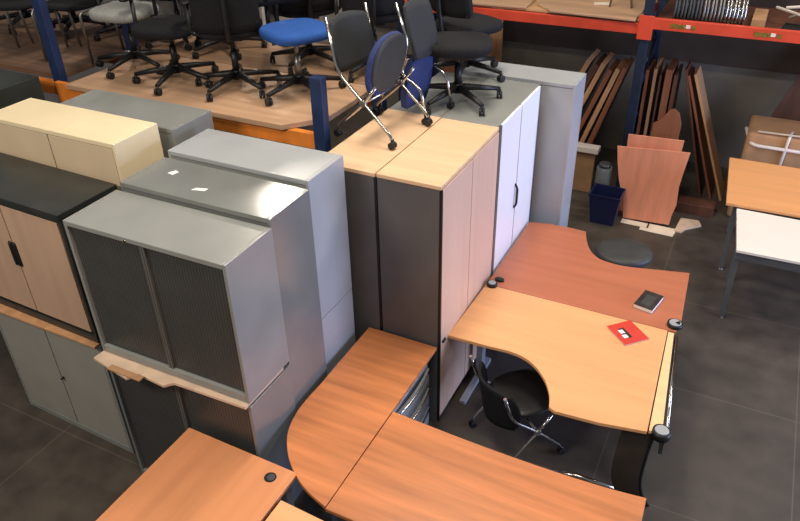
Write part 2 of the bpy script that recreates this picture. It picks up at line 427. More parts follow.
# corner desk (left leaf of the cherry pair)
t = thing('corner_desk', 'cherry-coloured desk leaf with rounded outer corner, against the cabinets', 'desk', (0, 0, 0))
crv = arc_pts([(-2.035, 2.80), (-2.04, 2.64), (-2.03, 2.50), (-1.985, 2.35), (-1.89, 2.215), (-1.78, 2.12), (-1.66, 2.05), (-1.508, 2.0)])
desktop(t, [(-1.510, 2.783), (-1.510, 3.448), (-2.035, 3.448)]+crv, 'desk_cherry')
for x, y in ((-1.995, 3.40), (-1.995, 2.72), (-1.60, 2.16), (-1.60, 2.72)):
    MB().box(x-.03, y-.03, 0, x+.03, y+.03, DT-TH).build('leg', 'frame_dark', t, bevel=.004)
MB().box(-2.02, 2.76, .64, -1.99, 3.36, DT-TH).build('frame_rail', 'frame_dark', t)
# straight leaf
t = thing('straight_desk', 'cherry-coloured straight desk leaf at bottom centre, joined right of the rounded leaf', 'desk')
inner = arc_pts([(-1.503, 2.780), (-1.20, 2.765), (-.94, 2.755), (-.70, 2.752), (-.45, 2.755), (-.2, 2.768), (0.0, 2.79)])
desktop(t, inner+[(0.03, 1.99), (-1.503, 1.99)], 'desk_cherry')
for x, y in ((-1.44, 2.08), (-1.44, 2.70), (-.1, 2.08), (-.1, 2.66)):
    MB().box(x-.03, y-.03, 0, x+.03, y+.03, DT-TH).build('leg', 'frame_dark', t, bevel=.004)
MB().box(-1.40, 2.36, .60, -.14, 2.40, DT-TH).build('frame_rail', 'frame_dark', t)

# two wave desks pushed back to back
def capstan(mb_list, x, y, r=.034, z=DT+.012):
    pass
t = thing('wave_desk', 'pale beech wave-fronted desk with a red booklet on it, in the middle', 'desk')
front = arc_pts([(-1.497, 3.60), (-1.22, 3.61), (-1.05, 3.62), (-.94, 3.60), (-.84, 3.54), (-.75, 3.44), (-.69, 3.33), (-.66, 3.225)])+[(-.62, 3.205), (-.35, 3.225), (-.085, 3.275)]
desktop(t, front+[(-.135, 4.30), (-1.475, 4.30)], 'desk_beech')
MB().prism([(-.078, 3.29), (-.006, 3.31), (-.09, 4.29), (-.128, 4.29)], DT-TH-.002, DT-.002).build('cable_flap', 'desk_beech_pale', t, bevel=.002)
rail = MB().tube([(.02, 3.32, DT-.03), (-.07, 4.30, DT-.03)], .010, 10).build('side_rail', 'chrome', t)
MB().prism([(.0, 3.31), (.02, 3.31), (-.075, 4.30), (-.09, 4.30)], .55, DT-.04).build('side_skirt', 'frame_dark', t)
for (x, y, nm) in ((-.01, 3.305, 'leg_cap'), (-.10, 4.375, 'leg_cap'), (-1.43, 4.30, 'leg_cap')):
    cap = MB()
    rc = .054 if x > -1 else .042; cap.cyl((x, y, DT+.001 if y > 4 else DT-.035), rc, .024 if y > 4 else .05, seg=24, r2=rc-.002)
    o = cap.build(nm, 'plastic_black', t)
    z2 = DT+.025 if y > 4 else DT+.015
    MB().cyl((x, y, z2), rc-.012, .006, seg=20, r2=rc-.016).build('cap_disc', 'metal_grey_light', o)
    if y > 4 and x > -1: MB().prism([(x+.002, y-.004), (x+.028, y-.022), (x+.034, y+.0), (x+.026, y+.022)], z2+.006, z2+.010).build('cap_notch', 'plastic_black', o)
# curved panel leg at the right front and silver leg at the left
def curve_leg(u, v):
    z = .35+.345*v; b = (1-(v*.9)**2)
    return (-.155+.085*u+.10*(1-b)*(1 if v < 0 else .25), 3.36+.0*u-.10*b+.04, z)
lp = MB().sheet(curve_leg, 6, 14, .02).build('leg', 'leg_panel', t, 'bowed dark sheet leg')
MB().tube([(curve_leg(1, v)[0]+.008, curve_leg(1, v)[1], curve_leg(1, v)[2]) for v in [-1+2*k/14 for k in range(15)]], .010, 8).build('leg_edge', 'plastic_black', lp)
MB().tube([(-.62, 3.36, .03), (-.45, 3.38, .05), (-.15, 3.40, .03)], .016, 8).build('foot_bar', 'chrome', t)
MB().tube([(-.07, 3.30, .02), (-.12, 4.2, .02)], .02, 8).build('foot_bar', 'frame_dark', t)
MB().box(-.12, 4.1, .02, -.07, 4.16, DT-TH).build('leg', 'frame_dark', t)
MB().box(-1.44, 3.72, 0, -1.39, 4.28, .035).build('foot_bar', 'leg_silver', t, bevel=.006)
MB().box(-1.44, 4.05, .035, -1.39, 4.13, DT-TH).build('leg', 'leg_silver', t, bevel=.004)
MB().box(-1.39, 4.08, .56, -.12, 4.11, .62).build('frame_rail', 'frame_dark', t)

t = thing('wave_desk', 'terracotta wave-fronted desk with a dark booklet, beyond the pale beech desk', 'desk')
back = arc_pts([(-.10, 5.11), (-.30, 5.06), (-.46, 5.02), (-.60, 4.995), (-.75, 5.01), (-.84, 5.07), (-.90, 5.16), (-.95, 5.28), (-.985, 5.40)])
desktop(t, [(-1.475, 4.306), (-.135, 4.306), (-.085, 4.306), (-.065, 4.45)]+back+[(-1.10, 5.41), (-1.30, 5.40), (-1.475, 5.36)], 'desk_terracotta')
for x, y in ((-1.42, 5.2), (-1.42, 4.45), (-.15, 4.95), (-.16, 4.42)):
    MB().box(x-.025, y-.025, 0, x+.025, y+.025, DT-TH).build('leg', 'leg_silver' if x < -1 else 'frame_dark', t, bevel=.004)
MB().box(-1.39, 4.60, .5, -.18, 4.62, DT-TH).build('modesty_panel', 'frame_dark', t)
MB().cushion(.075, .05, .02, (-1.40, 4.385, DT+.01), e=2.2).build('cable_port', 'plastic_black', t)

# nearest desks
def grommet(x, y, par):
    g = MB(); g.cyl((x, y, DT-.004), .036, .007, seg=28, r2=.034); o = g.build('cable_grommet', 'plastic_black', par)
    MB().cyl((x+.006, y, DT+.003), .022, .002, seg=20).build('grommet_lid', 'frame_dark', o)
t = thing('straight_desk', 'peach laminate desk with a black cable hole at bottom left', 'desk')
desktop(t, [(-2.545, .75), (-1.765, .75), (-1.765, 2.125), (-2.545, 2.135)], 'desk_peach')
grommet(-1.885, 2.035, t)
for x, y in ((-2.49, 2.07), (-1.82, 2.07), (-2.49, .82), (-1.82, .82)):
    MB().box(x-.025, y-.025, 0, x+.025, y+.025, DT-TH).build('leg', 'leg_silver', t, bevel=.004)
MB().box(-2.46, 2.02, .45, -1.85, 2.04, DT-TH).build('modesty_panel', 'frame_dark', t)
t = thing('straight_desk', 'pale beech desk corner wedged between peach desk and cherry desk at the bottom edge', 'desk')
desktop(t, [(-1.745, .75), (-.95, .75), (-.95, 1.90), (-1.745, 1.935)], 'desk_beech')
for x, y in ((-1.68, 1.86), (-1.02, 1.84), (-1.68, .82), (-1.02, .82)):
    MB().box(x-.025, y-.025, 0, x+.025, y+.025, DT-TH).build('leg', 'leg_silver', t, bevel=.004)

# pedestal under the corner desk
t = thing('drawer_pedestal', 'small silver pedestal with bowed drawers under the rounded desk leaf', 'drawer unit', (-1.755, 3.13, 0), 0)
MB().box(-.2, -.27, .04, .2, .27, .60).build('carcass', 'leg_silver', t, bevel=.006)
for k in range(3):
    z = .07+k*.18
    d = MB().sheet(lambda u, v: (.212+.02*(1-u*u), .25*u, z+.08+.075*v), 10, 2, .014).build('drawer', 'metal_grey_light', t)
    MB().tube([(.212+.022*(1-u*u)+.012, .24*u, z+.145) for u in [-1+2*i/10 for i in range(11)]], .008, 6).build('handle', 'chrome', d)
for sx in (-1, 1):
    for sy in (-1, 1): MB().cyl((sx*.16, sy*.22, 0), .025, .04, seg=12).build('caster', 'plastic_black', t)

# booklets
def booklet(name, label, c, w, h, rz, cover, th=.014, deco=None):
    t = thing(name, label, 'book', (c[0], c[1], DT+.0005), rz)
    MB().box(-w/2+.002, -h/2+.002, .001, w/2-.002, h/2-.002, th-.001).build('pages', 'paper_white', t)
    MB().box(-w/2, -h/2, th-.001, w/2, h/2, th+.001).build('cover', cover, t)
    MB().box(-w/2, -h/2, 0, w/2, h/2, .001).build('back_cover', cover, t)
    if deco: deco(t, th+.001)
def red_deco(t, z):
    MB().box(-.045, -.055, z, .0, .055, z+.0006).build('cover_print', 'book_dark', t)
    MB().box(-.06, -.05, z+.0006, -.025, -.015, z+.0012).build('cover_print', 'paper_white', t)
    MB().box(-.055, .0, z+.0006, -.02, .04, z+.0012).build('cover_print', 'paper_white', t)
booklet('booklet', 'red booklet with white and dark print on the pale beech desk', (-.378, 4.15), .19, .22, R(46), 'book_red', .008, red_deco)
booklet('booklet', 'small dark-covered book on the terracotta desk', (-.315, 4.565), .14, .22, R(-12), 'book_dark', .03,
        lambda t, z: MB().box(-.035, -.075, z, .04, .06, z+.0006).build('cover_print', 'seat_under', t))

# ------------------------------------------------------------------ chairs
def caster(x, y, par, r=.028, mat='plastic_black'):
    m = MB()
    for s_ in (-1, 1): m.cyl((x+s_*.012-.009, y, r), r, .018, 'x', 14)
    m.cyl((x, y, r), .012, .045, 'z', 8)
    return m.build('caster', mat, par)
def swivel_chair(label, loc, rz, seat='fabric_black', back='fabric_black', arms=True, backrest=True, seat_z=.46, group='swivel chairs up on the chair platform', bh=.52, stem='plastic_black', tilt=None, ring=.33, round_seat=False, low=.16):
    t = thing('swivel_chair', label, 'chair', loc, rz, group, tilt)
    b = MB(); ends = []
    for k in range(5):
        a = 2*math.pi*k/5+.3; ex, ey = math.cos(a)*ring, math.sin(a)*ring
        b.tube([(math.cos(a)*.02, math.sin(a)*.02, .115), (ex*.55, ey*.55, .098), (ex, ey, .075)], [.030, .022, .016], 8); ends.append((ex, ey))
    b.cyl((0, 0, .075), .038, .07, seg=14)
    bo = b.build('star_base', 'plastic_black', t)
    for ex, ey in ends: caster(ex, ey, bo)
    c = MB(); c.cyl((0, 0, .13), .026, .16, seg=14); c.cyl((0, 0, .28), .016, seat_z-.33, seg=12); c.build('gas_column', stem, t)
    m = MB(); m.box(-.09, -.12, seat_z-.07, .09, .10, seat_z-.035); m.tube([(.06, .02, seat_z-.055), (.21, .04, seat_z-.05)], .007, 6); m.build('seat_mechanism', 'plastic_black', t, bevel=.006)
    if round_seat: MB().cushion(.48, .42, .08, (0, 0, seat_z), e=2.1).build('seat', seat, t)
    else: MB().cushion(.48, .47, .085, (0, .02, seat_z+.005), e=3.4).build('seat', seat, t)
    if backrest:
        def bf(u, v): return (.225*u*(1-.08*v), -.245-.04*v+.05*u*u, seat_z+low+bh/2+bh/2*v)
        MB().sheet(bf, 10, 8, .05, sup=.12).build('backrest', back, t)
        MB().tube([(0, -.08, seat_z-.05), (0, -.26, seat_z-.03), (0, -.30, seat_z+.2), (0, -.30, seat_z+.35)], .018, 8, .06).build('back_support', 'plastic_black', t)
    if arms:
        for s_ in (-1, 1):
            a = MB().tube([(s_*.20, -.02, seat_z-.04), (s_*.285, -.02, seat_z-.02), (s_*.285, -.02, seat_z+.20)], .016, 8, .03).build('armrest', 'plastic_black', t)
            MB().cushion(.075, .25, .03, (s_*.28, .0, seat_z+.215), e=3).build('arm_pad', 'plastic_black', a)
    return t
PZ = 2.0     # top of the boards on the near rack
swivel_chair('black swivel chair with pale grey seat behind the left blue post', (-4.70, 4.34, PZ), R(185), seat='fabric_grey', back='fabric_grey', arms=True, bh=.3)
swivel_chair('black swivel chair with armrests, second along the platform from the left', (-4.12, 4.19, PZ), R(195), arms=True, seat_z=.43)
swivel_chair('black swivel chair facing away at the middle of the platform', (-3.58, 4.26, PZ), R(35), arms=True, bh=.46, low=.02)
swivel_chair('swivel chair with bright blue seat and black back on the platform', (-3.07, 4.36, PZ), R(-118), seat='fabric_blue', arms=False, seat_z=.46, stem='steel_tube', bh=.4)
swivel_chair('black high-backed swivel chair in the second row behind the blue-seated one', (-3.40, 5.02, PZ), R(40), arms=True, low=.02)
swivel_chair('black swivel chair in the second row behind the grey-seated chair', (-4.88, 5.10, PZ), R(160), arms=True)
swivel_chair('black swivel chair in the second row, left of centre', (-4.30, 5.04, PZ), R(20), arms=True, low=.0)
swivel_chair('black swivel chair at the right end of the second row', (-2.80, 5.06, PZ), R(30), arms=True, low=.04, bh=.4)
swivel_chair('black swivel chair at the far left of the platform behind the tube chairs', (-6.14, 5.0, PZ), R(140), arms=True, low=.0)
swivel_chair('armless black swivel chair standing on the grey cupboard tops', (-1.96, 4.80, CZ), R(20), arms=False, seat_z=.42, group='swivel chairs on cupboard tops', backrest=False)
swivel_chair('black swivel chair behind the armless one, its back post at the top edge', (-2.14, 5.40, CZ), R(-25), arms=False, seat_z=.40, group='swivel chairs on cupboard tops', bh=.4, low=.12)

swivel_chair('black swivel chair in the second row, cut by the left frame edge', (-6.78, 4.95, PZ), R(60), arms=True, low=.0)
swivel_chair('black swivel chair between the left blue post and the rear screens', (-5.48, 5.08, PZ), R(80), arms=True, low=.02)

def nesting_chair(label, loc, rz, seat_mat='fabric_navy', back_mat='mesh_grey', flipped=True, bh=.36, group='nesting chairs with chrome frames', seat_tilt=None, wide=.46, topz=.86, hub=.27, wrap=.05):
    """chrome x-frame chair; faces +y"""
    t = thing('nesting_chair', label, 'chair', loc, rz, group)
    for s_ in (-1, 1):
        x = s_*wide/2
        f = MB().tube([(x, .22, .05), (x, .20, .09), (x*.98, .0, hub), (x*.95, -.20, hub+.17), (x*.95, -.27, topz)], .011, 8, .08).build('side_frame', 'chrome', t)
        MB().tube([(x, -.22, .05), (x, -.20, .09), (x, .0, hub-.01), (x, .10, hub+.12)], .011, 8, .05).build('cross_leg', 'chrome', f)
        MB().cyl((x-.015, .0, hub), .022, .03, 'x', 14).build('pivot', 'steel_tube', f)
        caster(x, .22, f, .024); caster(x, -.22, f, .024)
    MB().tube([(-wide/2, .0, hub), (wide/2, .0, hub)], .010, 8).build('cross_bar', 'chrome', t)
    if flipped:
        M = Matrix.Translation((0, .03, .47)) @ Matrix.Rotation(R(78), 4, 'X')
        MB().cushion(.43, .42, .05, (0, 0, 0), e=2.3, M=M).build('seat', seat_mat, t)
        M2 = Matrix.Translation((0, .036, .485)) @ Matrix.Rotation(R(78), 4, 'X')
        MB().cushion(.39, .38, .024, (0, 0, -.012), e=2.3, M=M2 @ Matrix.Translation((0, 0, -.012))).build('seat_shell', 'shell_dark', t)
    else:
        MB().cushion(.44, .43, .045, (0, .03, .44), e=2.8).build('seat', seat_mat, t)
    def bf(u, v): return (wide*.48*u, -.27-.03*v+wrap*u*u, topz-.02-bh/2+bh/2*v)
    MB().sheet(bf, 10, 8, .018, sup=.28).build('backrest', back_mat, t)
    return t
# on the maple cupboard tops
nesting_chair('folding-seat chair with chrome legs and round grey seat shell, nearest on the maple tops', (-2.20, 4.07, CZ+.004), R(-96), topz=.78, bh=.36, seat_mat='fabric_navy')
def fold_panel_chair():
    t = thing('nesting_chair', 'dark blue-panelled chrome chair on the maple tops, left of the black swivel chair', 'chair', (-2.17, 4.50, CZ), R(-96), 'nesting chairs with chrome frames')
    def bf(u, v):
        w = .175-.03*v*v
        return (w*u, .02+.03*v, .25+.19*v-.02*u*u)
    MB().sheet(bf, 8, 12, .045, sup=.2).build('seat', 'fabric_navy', t)
    def gf(u, v): return (.165*u, .035-.05*v+.03*u*u, .60+.19*v)
    MB().sheet(gf, 8, 6, .022, sup=.2).build('backrest', 'mesh_grey', t)
    for s_ in (-1, 1):
        x = s_*.18
        f = MB().tube([(x, -.03, .80), (x, .06, .55), (x, .0, .32), (x, .16, .25), (x, .20, .05)], .011, 8, .06).build('side_frame', 'chrome', t)
        MB().tube([(x, .0, .32), (x, -.15, .20), (x, -.19, .05)], .011, 8, .04).build('cross_leg', 'chrome', f)
        caster(x, .20, f, .024); caster(x, -.19, f, .024)
    return t
fold_panel_chair()
# chair pushed under the pale beech desk
nesting_chair('black chair with thin chrome legs tucked under the pale beech desk', (-.935, 3.56, 0), R(-40), seat_mat='plastic_black', back_mat='fabric_black', flipped=False, bh=.36, topz=.695, wide=.48, hub=.30, wrap=.13, group=None)
# stool behind the terracotta desk
swivel_chair('swivel stool with round dark grey seat behind the terracotta desk', (-.655, 5.47, 0), R(20), seat='seat_under', arms=False, backrest=False, seat_z=.56, round_seat=True, group=None)

# stacked tube chairs at far left of the platform
def tube_chair(label, loc, rz, seat='fabric_black'):
    t = thing('tube_chair', label, 'chair', loc, rz, 'steel-tube visitor chairs at the platform left end')
    for s_ in (-1, 1):
        x = s_*.23
        MB().tube([(x, .20, 0), (x, .22, .43), (x, -.20, .43), (x, -.28, .80)], .011, 8, .04).build('side_frame', 'steel_tube', t)
        MB().tube([(x, -.18, .43), (x, -.24, 0)], .011, 8).build('leg', 'steel_tube', t)
    MB().cushion(.45, .44, .05, (0, 0, .455), e=3).build('seat', seat, t)
    MB().sheet(lambda u, v: (.22*u, -.26-.03*v+.03*u*u, .70+.13*v), 8, 6, .03, sup=.2).build('backrest', seat, t)
    return t
tube_chair('black seat chair with steel tube legs at the far left of the platform', (-5.86, 4.22, PZ), R(205))
tube_chair('black tube-legged chair just left of the left blue post', (-5.38, 4.40, PZ), R(190))
tube_chair('black tube-legged chair cut by the left frame edge', (-6.45, 4.34, PZ), R(160))

# ------------------------------------------------------------------ near rack with boards
def upright(x, y, z1, d, par, name='upright', mat='rack_blue'):
    m = MB()
    m.box(x-.045, y, 0, x+.045, y+.07, z1); m.box(x-.045, y+d-.07, 0, x+.045, y+d, z1)
    zz = .15; k = 0
    while zz+.5 < min(z1, 1.9 if mat == 'rack_blue' else z1):
        a, b = (y+.07, y+d-.07) if k % 2 == 0 else (y+d-.07, y+.07)
        m.tube([(x, a, zz), (x, b, zz+.45)], .014, 6); zz += .5; k += 1
    return m.build(name, mat, par, bevel=.004)
t = thing('pallet_rack', 'low pallet rack with blue posts and orange beam carrying the swivel chairs', 'rack', (0, 0, 0))
upright(-5.11, 3.84, 3.3, .9, t); upright(-2.53, 3.76, 2.37, .9, t)
MB().box(-5.06, 3.80, 1.845, -2.575, 3.85, 1.955).build('beam', 'rack_orange', t, bevel=.004)
MB().box(-5.06, 4.68, 1.845, -2.575, 4.73, 1.955).build('beam', 'rack_orange', t, bevel=.004)
MB().box(-7.6, 3.86, 1.845, -5.16, 3.91, 1.955).build('beam', 'rack_orange', t, bevel=.004)
MB().box(-7.6, 4.68, 1.845, -5.16, 4.73, 1.955).build('beam', 'rack_orange', t, bevel=.004)
MB().box(-5.09, 3.795, 1.82, -4.97, 3.835, 1.99).build('beam_end', 'rack_orange', t, bevel=.003)
MB().box(-5.03+.05, 5.5, 0, -4.94, 5.57, 1.95).build('upright', 'rack_blue', t)
MB().box(-2.575, 5.5, 0, -2.49, 5.57, 1.95).build('upright', 'rack_blue', t)
MB().box(-7.6, 5.50, 1.845, -2.49, 5.55, 1.955).build('beam', 'rack_orange', t)
MB().box(-7.6, 3.9, 0, -7.5, 3.97, 1.95).build('upright', 'rack_blue', t)
tag(MB().prism([(-4.93, 3.77), (-2.84, 3.765), (-2.62, 4.02), (-2.62, 4.72), (-4.93, 4.72)], 1.957, 1.998).build('chipboard_deck', 'board_tan', bevel=.004), 'tan board at the front of the chair platform, clipped right corner', 'board')
tag(MB().box(-7.6, 3.93, 1.957, -5.165, 4.72, 1.998).build('chipboard_deck', 'board_shade', bevel=.004), 'tan board left of the left blue post', 'board')
tag(MB().box(-4.98, 4.73, 1.957, -2.62, 5.56, 1.999).build('chipboard_deck', 'board_half_shade', bevel=.004), 'tan board forming the rear half of the chair platform', 'board')
tag(MB().box(-7.6, 4.73, 1.957, -4.99, 5.56, 1.999).build('chipboard_deck', 'board_shade', bevel=.004), 'tan board at the rear left of the chair platform', 'board')
# screens stacked behind the chairs
for i, (x, y, w, lab) in enumerate(((-5.6, 5.46, .8, 'pale fabric screen panel behind the grey-seated chair'), (-4.55, 5.50, .7, 'pale fabric screen panel behind the middle swivel chairs'), (-3.6, 5.46, .8, 'pale fabric screen panel behind the blue-seated chair'))):
    t = thing('screen_panel', lab, 'office screen', (x, y, PZ), R(2*i-2))
    MB().box(-w/2, -.02, .04, w/2, .02, 1.0).build('panel', 'screen_pale', t, bevel=.006)
    for s_ in (-1, 1): MB().box(s_*w*.35-.03, -.12, 0, s_*w*.35+.03, .12, .04).build('foot', 'plastic_black', t)

# ------------------------------------------------------------------ far rack
t = thing('pallet_rack', 'far pallet rack with blue post and red-orange beam along the back wall', 'rack')
def up2(x, par): return upright(x, 7.42, 3.2, 1.0, par, mat='rack_navy')
up2(-1.06, t); up2(-3.75, t); up2(1.85, t)
b = MB().box(-3.70, 7.40, 1.885, -1.11, 7.45, 1.985).build('beam', 'rack_red', t, bevel=.004)
b = MB().box(-1.01, 7.40, 1.945, 1.80, 7.45, 2.05).build('beam', 'rack_red', t, bevel=.004)
for x in (-.72, .02):
    MB().box(x-.11, 7.395, 1.975, x+.03, 7.40, 2.015).build('load_label', 'label_olive', b)
    MB().box(x+.03, 7.395, 1.985, x+.07, 7.40, 2.015).build('load_label', 'label_white', b)
    MB().box(x+.08, 7.395, 1.975, x+.12, 7.40, 2.010).build('load_label', 'label_olive', b)
MB().box(-1.13, 7.385, 1.84, -.99, 7.40, 2.07).build('beam_end', 'rack_red', t, bevel=.003)
MB().box(-3.70, 8.38, 1.885, -1.11, 8.43, 1.985).build('beam', 'rack_red', t)
MB().box(-1.01, 8.38, 1.885, 1.80, 8.43, 1.985).build('beam', 'rack_red', t)
tag(MB().box(-3.68, 7.46, 1.987, -1.12, 8.42, 2.010).build('shelf_board', 'board_tan_shelf', bevel=.003), 'tan shelf deck of the far rack left of the blue post', 'board')
tag(MB().box(-1.0, 7.46, 1.987, 1.8, 8.42, 2.010).build('shelf_board', 'board_dark', bevel=.003), 'dark shelf deck of the far rack right of the blue post', 'board')
def rot_box(cx, cy, w, d, z0, z1, a):
    M = Matrix.Translation((cx, cy, 0)) @ Matrix.Rotation(R(a), 4, 'Z'); m = MB(); m.box(-w/2, -d/2, z0, w/2, d/2, z1, M=M); return m
tag(rot_box(-2.78, 7.72, .95, .62, 2.012, 2.035, 3).build('tabletop_board', 'board_tan', bevel=.004), 'tan tabletop lying on the far shelf, left of the blunt-cornered one', 'board')
tag(MB().prism([(-2.02, 7.40), (-1.16, 7.35), (-1.15, 8.1), (-2.3, 8.15), (-2.22, 7.62)], 2.012, 2.034).build('tabletop_board', 'board_tan', bevel=.004), 'tan tabletop with a blunt corner overhanging the red beam', 'board')
tag(rot_box(-1.6, 7.85, .16, .11, 2.036, 2.04, 20).build('paper_scrap', 'paper'), 'white paper scrap on the overhanging tan tabletop', 'scrap')
# table frame standing on the shelf, left of blue post
t = thing('leg_frame', 'thin steel leg frame standing on the overhanging tan tabletop', 'frame', (-1.42, 7.75, 2.036))
MB().tube([(-.08, 0, 0), (-.01, .1, .55)], .011, 6).build('leg', 'steel_tube', t)
MB().tube([(.14, .02, 0), (.03, .1, .55)], .011, 6).build('leg', 'steel_tube', t)
MB().tube([(-.01, .1, .55), (.03, .1, .55)], .011, 6).build('top_bar', 'steel_tube', t)
# nested chair frames
def sled(label, x, rz, mat):
    t = thing('sled_chair', label, 'chair', (x, 7.88, 2.012), rz, 'row of nested chairs on the far shelf')
    for s_ in (-1, 1):
        MB().tube([(s_*.012, -.30, .40), (s_*.016, -.33, .012), (s_*.016, .2, .012), (s_*.012, .12, .45)], .011, 6, .05).build('side_frame', mat, t)
    MB().box(-.016, -.28, .40, .016, .16, .78).build('seat', 'fabric_black', t, bevel=.008)
for k in range(10):
    m_ = 'chrome' if k > 6 else ('steel_tube' if k > 3 else 'frame_dark')
    sled(('leftmost', 'second from left', 'third from left', 'fourth from left', 'fifth from left', 'fifth from right', 'fourth from right', 'third from right', 'second from right', 'rightmost')[k]+' slim chair of the nested row on the far shelf', -.84+k*.066, R(4), m_)
# tangle of white tube frames
t = thing('chair_frame_pile', 'tangled white tubular frames at the right end of the far shelf', 'frames', (.42, 7.85, 2.012))
for k, (a, b, c) in enumerate((((-.38, -.02, .14), (-.05, -.22, .10), (.45, -.30, .03)), ((-.30, -.2, .18), (.1, -.1, .22), (.5, -.1, .3)), ((-.1, .1, .3), (.1, -.2, .12), (.4, -.3, .2)), ((-.25, .0, .05), (.2, -.2, .32), (.5, .1, .1)), ((-.05, -.3, .02), (.25, .0, .15), (.5, -.25, .38)))):
    MB().tube([a, b, c], .014, 7, .12).build('frame_tube', 'strap_white', t)
tag(MB().box(-.14, 7.55, 2.012, -.02, 8.0, 2.09).build('carton', 'cardboard', bevel=.004), 'small brown carton beside the white frames on far shelf', 'box')
tag(rot_box(.38, 7.62, .5, .26, 2.012, 2.03, -8).build('seat_panel', 'fabric_black', bevel=.004), 'flat black panel under the tangled white frames', 'panel')

# ------------------------------------------------------------------ boards leaning under the far rack
def lean(label, xb, xt, zt, mat, y0=7.86, y1=8.30, th=.024, group='brown boards leaning under the far rack', z0=0.0):
    a = math.atan2(xt-xb, zt-z0); L = math.hypot(xt-xb, zt-z0)
    m = MB(); m.box(-th/2, y0, 0, th/2, y1, L)
    o = m.build('leaning_board', mat, bevel=.002)
    o.rotation_euler = (0, a, 0); o.location = (xb, 0, z0+abs(math.sin(a))*th/2)
    tag(o, label, 'board', group)
    return o
lab = 'board leaning right under the far rack, left of the blue post'
for k, (xb, xt, zt, mt, s_) in enumerate([(-2.30, -1.66, 1.42, 'board_pale', 'outermost pale'), (-2.14, -1.57, 1.38, 'board_dark', 'dark'), (-2.04, -1.50, 1.40, 'board_pale', 'pale'),
                        (-1.90, -1.42, 1.34, 'board_brown', 'second brown'), (-1.78, -1.34, 1.36, 'board_pale', 'tan'), (-1.68, -1.27, 1.38, 'board_brown', 'innermost brown')]):
    lean(s_+' '+lab, xb, xt, zt, mt, th=.05)
lab = 'upright board standing under the far rack, right of the blue post'
for k, (xb, xt, zt, mt, s_, th) in enumerate([(-1.10, -1.10, 1.36, 'board_dark', 'first dark', .03), (-1.02, -1.03, 1.40, 'board_brown', 'first brown', .03), (-.94, -.95, 1.42, 'board_pale', 'tan-edged', .03), (-.88, -.89, 1.36, 'board_dark', 'second dark', .02),
                        (-.80, -.81, 1.43, 'board_brown', 'broad brown', .07), (-.73, -.74, 1.38, 'board_dark', 'last dark', .03)]):
    lean(s_+' '+lab, xb, xt, zt, mt, th=th)
lab = 'board leaning left under the far rack'
for k, (xb, xt, zt, mt, s_) in enumerate([(-.24, -.66, 1.42, 'board_dark', 'inner dark'), (-.13, -.62, 1.36, 'board_brown', 'middle brown'), (-.02, -.56, 1.38, 'board_pale', 'outer tan')]):
    lean(s_+' '+lab, xb, xt, zt, mt, y0=7.95, y1=8.3)
# diagonal board at right, boards behind the chairs
def sheet_lean(name, label, pts, y, th, mat, back=.2, z0=0, cat='board', group=None):
    """outline in x/z leaning back on its foot"""
    zmax = max(p[1] for p in pts)
    m = MB(); m.prism(pts, -th/2, th/2)   # prism in x,y -> rotate to stand
    M = Matrix.Rotation(math.pi/2-math.atan2(back, zmax), 4, 'X')
    for v in m.bm.verts: v.co = M @ v.co
    bmesh.ops.recalc_face_normals(m.bm, faces=m.bm.faces[:])
    o = m.build(name, mat, bevel=.003); o.location = (0, y, z0+th*.2)
    return tag(o, label, cat, group)
sheet_lean('leaning_board', 'dark brown board propped diagonally above the strapped carton', [(-.05, 0), (.9, 0), (.9, 1.65), (.55, 1.65)], 8.35, .02, 'board_dark', .35)
sheet_lean('leaning_board', 'brown board propped against the back wall, beside the black swivel chair', [(-3.85, 0), (-3.25, 0), (-3.25, 1.6), (-3.6, 1.6)], 8.45, .02, 'board_brown', .3)
sheet_lean('leaning_board', 'narrow brown board at the wall, right of the wide brown one', [(-3.12, 0), (-2.86, 0), (-3.0, 1.7), (-3.15, 1.7)], 8.5, .02, 'board_pale', .3)
# terracotta panels
sheet_lean('desk_panel', 'terracotta desk panel with curved right edge leaning behind the navy bin', [(-.93, 0), (-.45, .02), (-.445, .12), (-.42, .25), (-.435, .45), (-.42, .62), (-.40, .82), (-1.12, .77), (-1.09, .60), (-1.045, .42), (-.95, .16)], 7.12, .022, 'board_terracotta', .12, cat='desk panel')
sheet_lean('desk_panel', 'second terracotta panel just showing behind the curved-edge one', [(-1.0, 0), (-.52, 0), (-.49, .88), (-1.05, .86)], 7.26, .022, 'board_terracotta', .12, cat='desk panel')
sheet_lean('desk_panel', 'rounded brown panel peeking above the terracotta panels', [(-.86, 0), (-.58, 0), (-.56, .98), (-.60, 1.10), (-.66, 1.14), (-.70, 1.12), (-.78, 1.0), (-.84, .96)], 7.44, .022, 'board_brown', .1, cat='desk panel')
# floor litter
tag(MB().prism([(-.93, 7.0), (-.66, 7.0), (-.66, 7.095), (-.93, 7.095)], 0.001, .004).build('paper_sheet', 'paper'), 'white paper on the floor below the panel, near the navy bin', 'paper')
tag(MB().prism([(-.72, 6.93), (-.38, 6.92), (-.36, 7.095), (-.64, 7.095), (-.64, 6.99), (-.72, 6.99)], 0.001, .006).build('paper_sheet', 'paper'), 'larger white sheet on the floor below the panel, right of the other', 'paper')
tag(MB().prism([(-.38, 7.04), (-.31, 7.03), (-.28, 7.12), (-.14, 7.26), (-.18, 7.36), (-.36, 7.34)], 0.001, .02).build('cardboard_piece', 'cardboard_pale'), 'torn brown cardboard piece on the floor right of the leaning panel', 'cardboard')
tag(MB().box(-.44, 7.50, 0, -.06, 7.68, .12).build('timber_block', 'board_dark', bevel=.006), 'dark timber block on the floor by the far rack', 'timber')
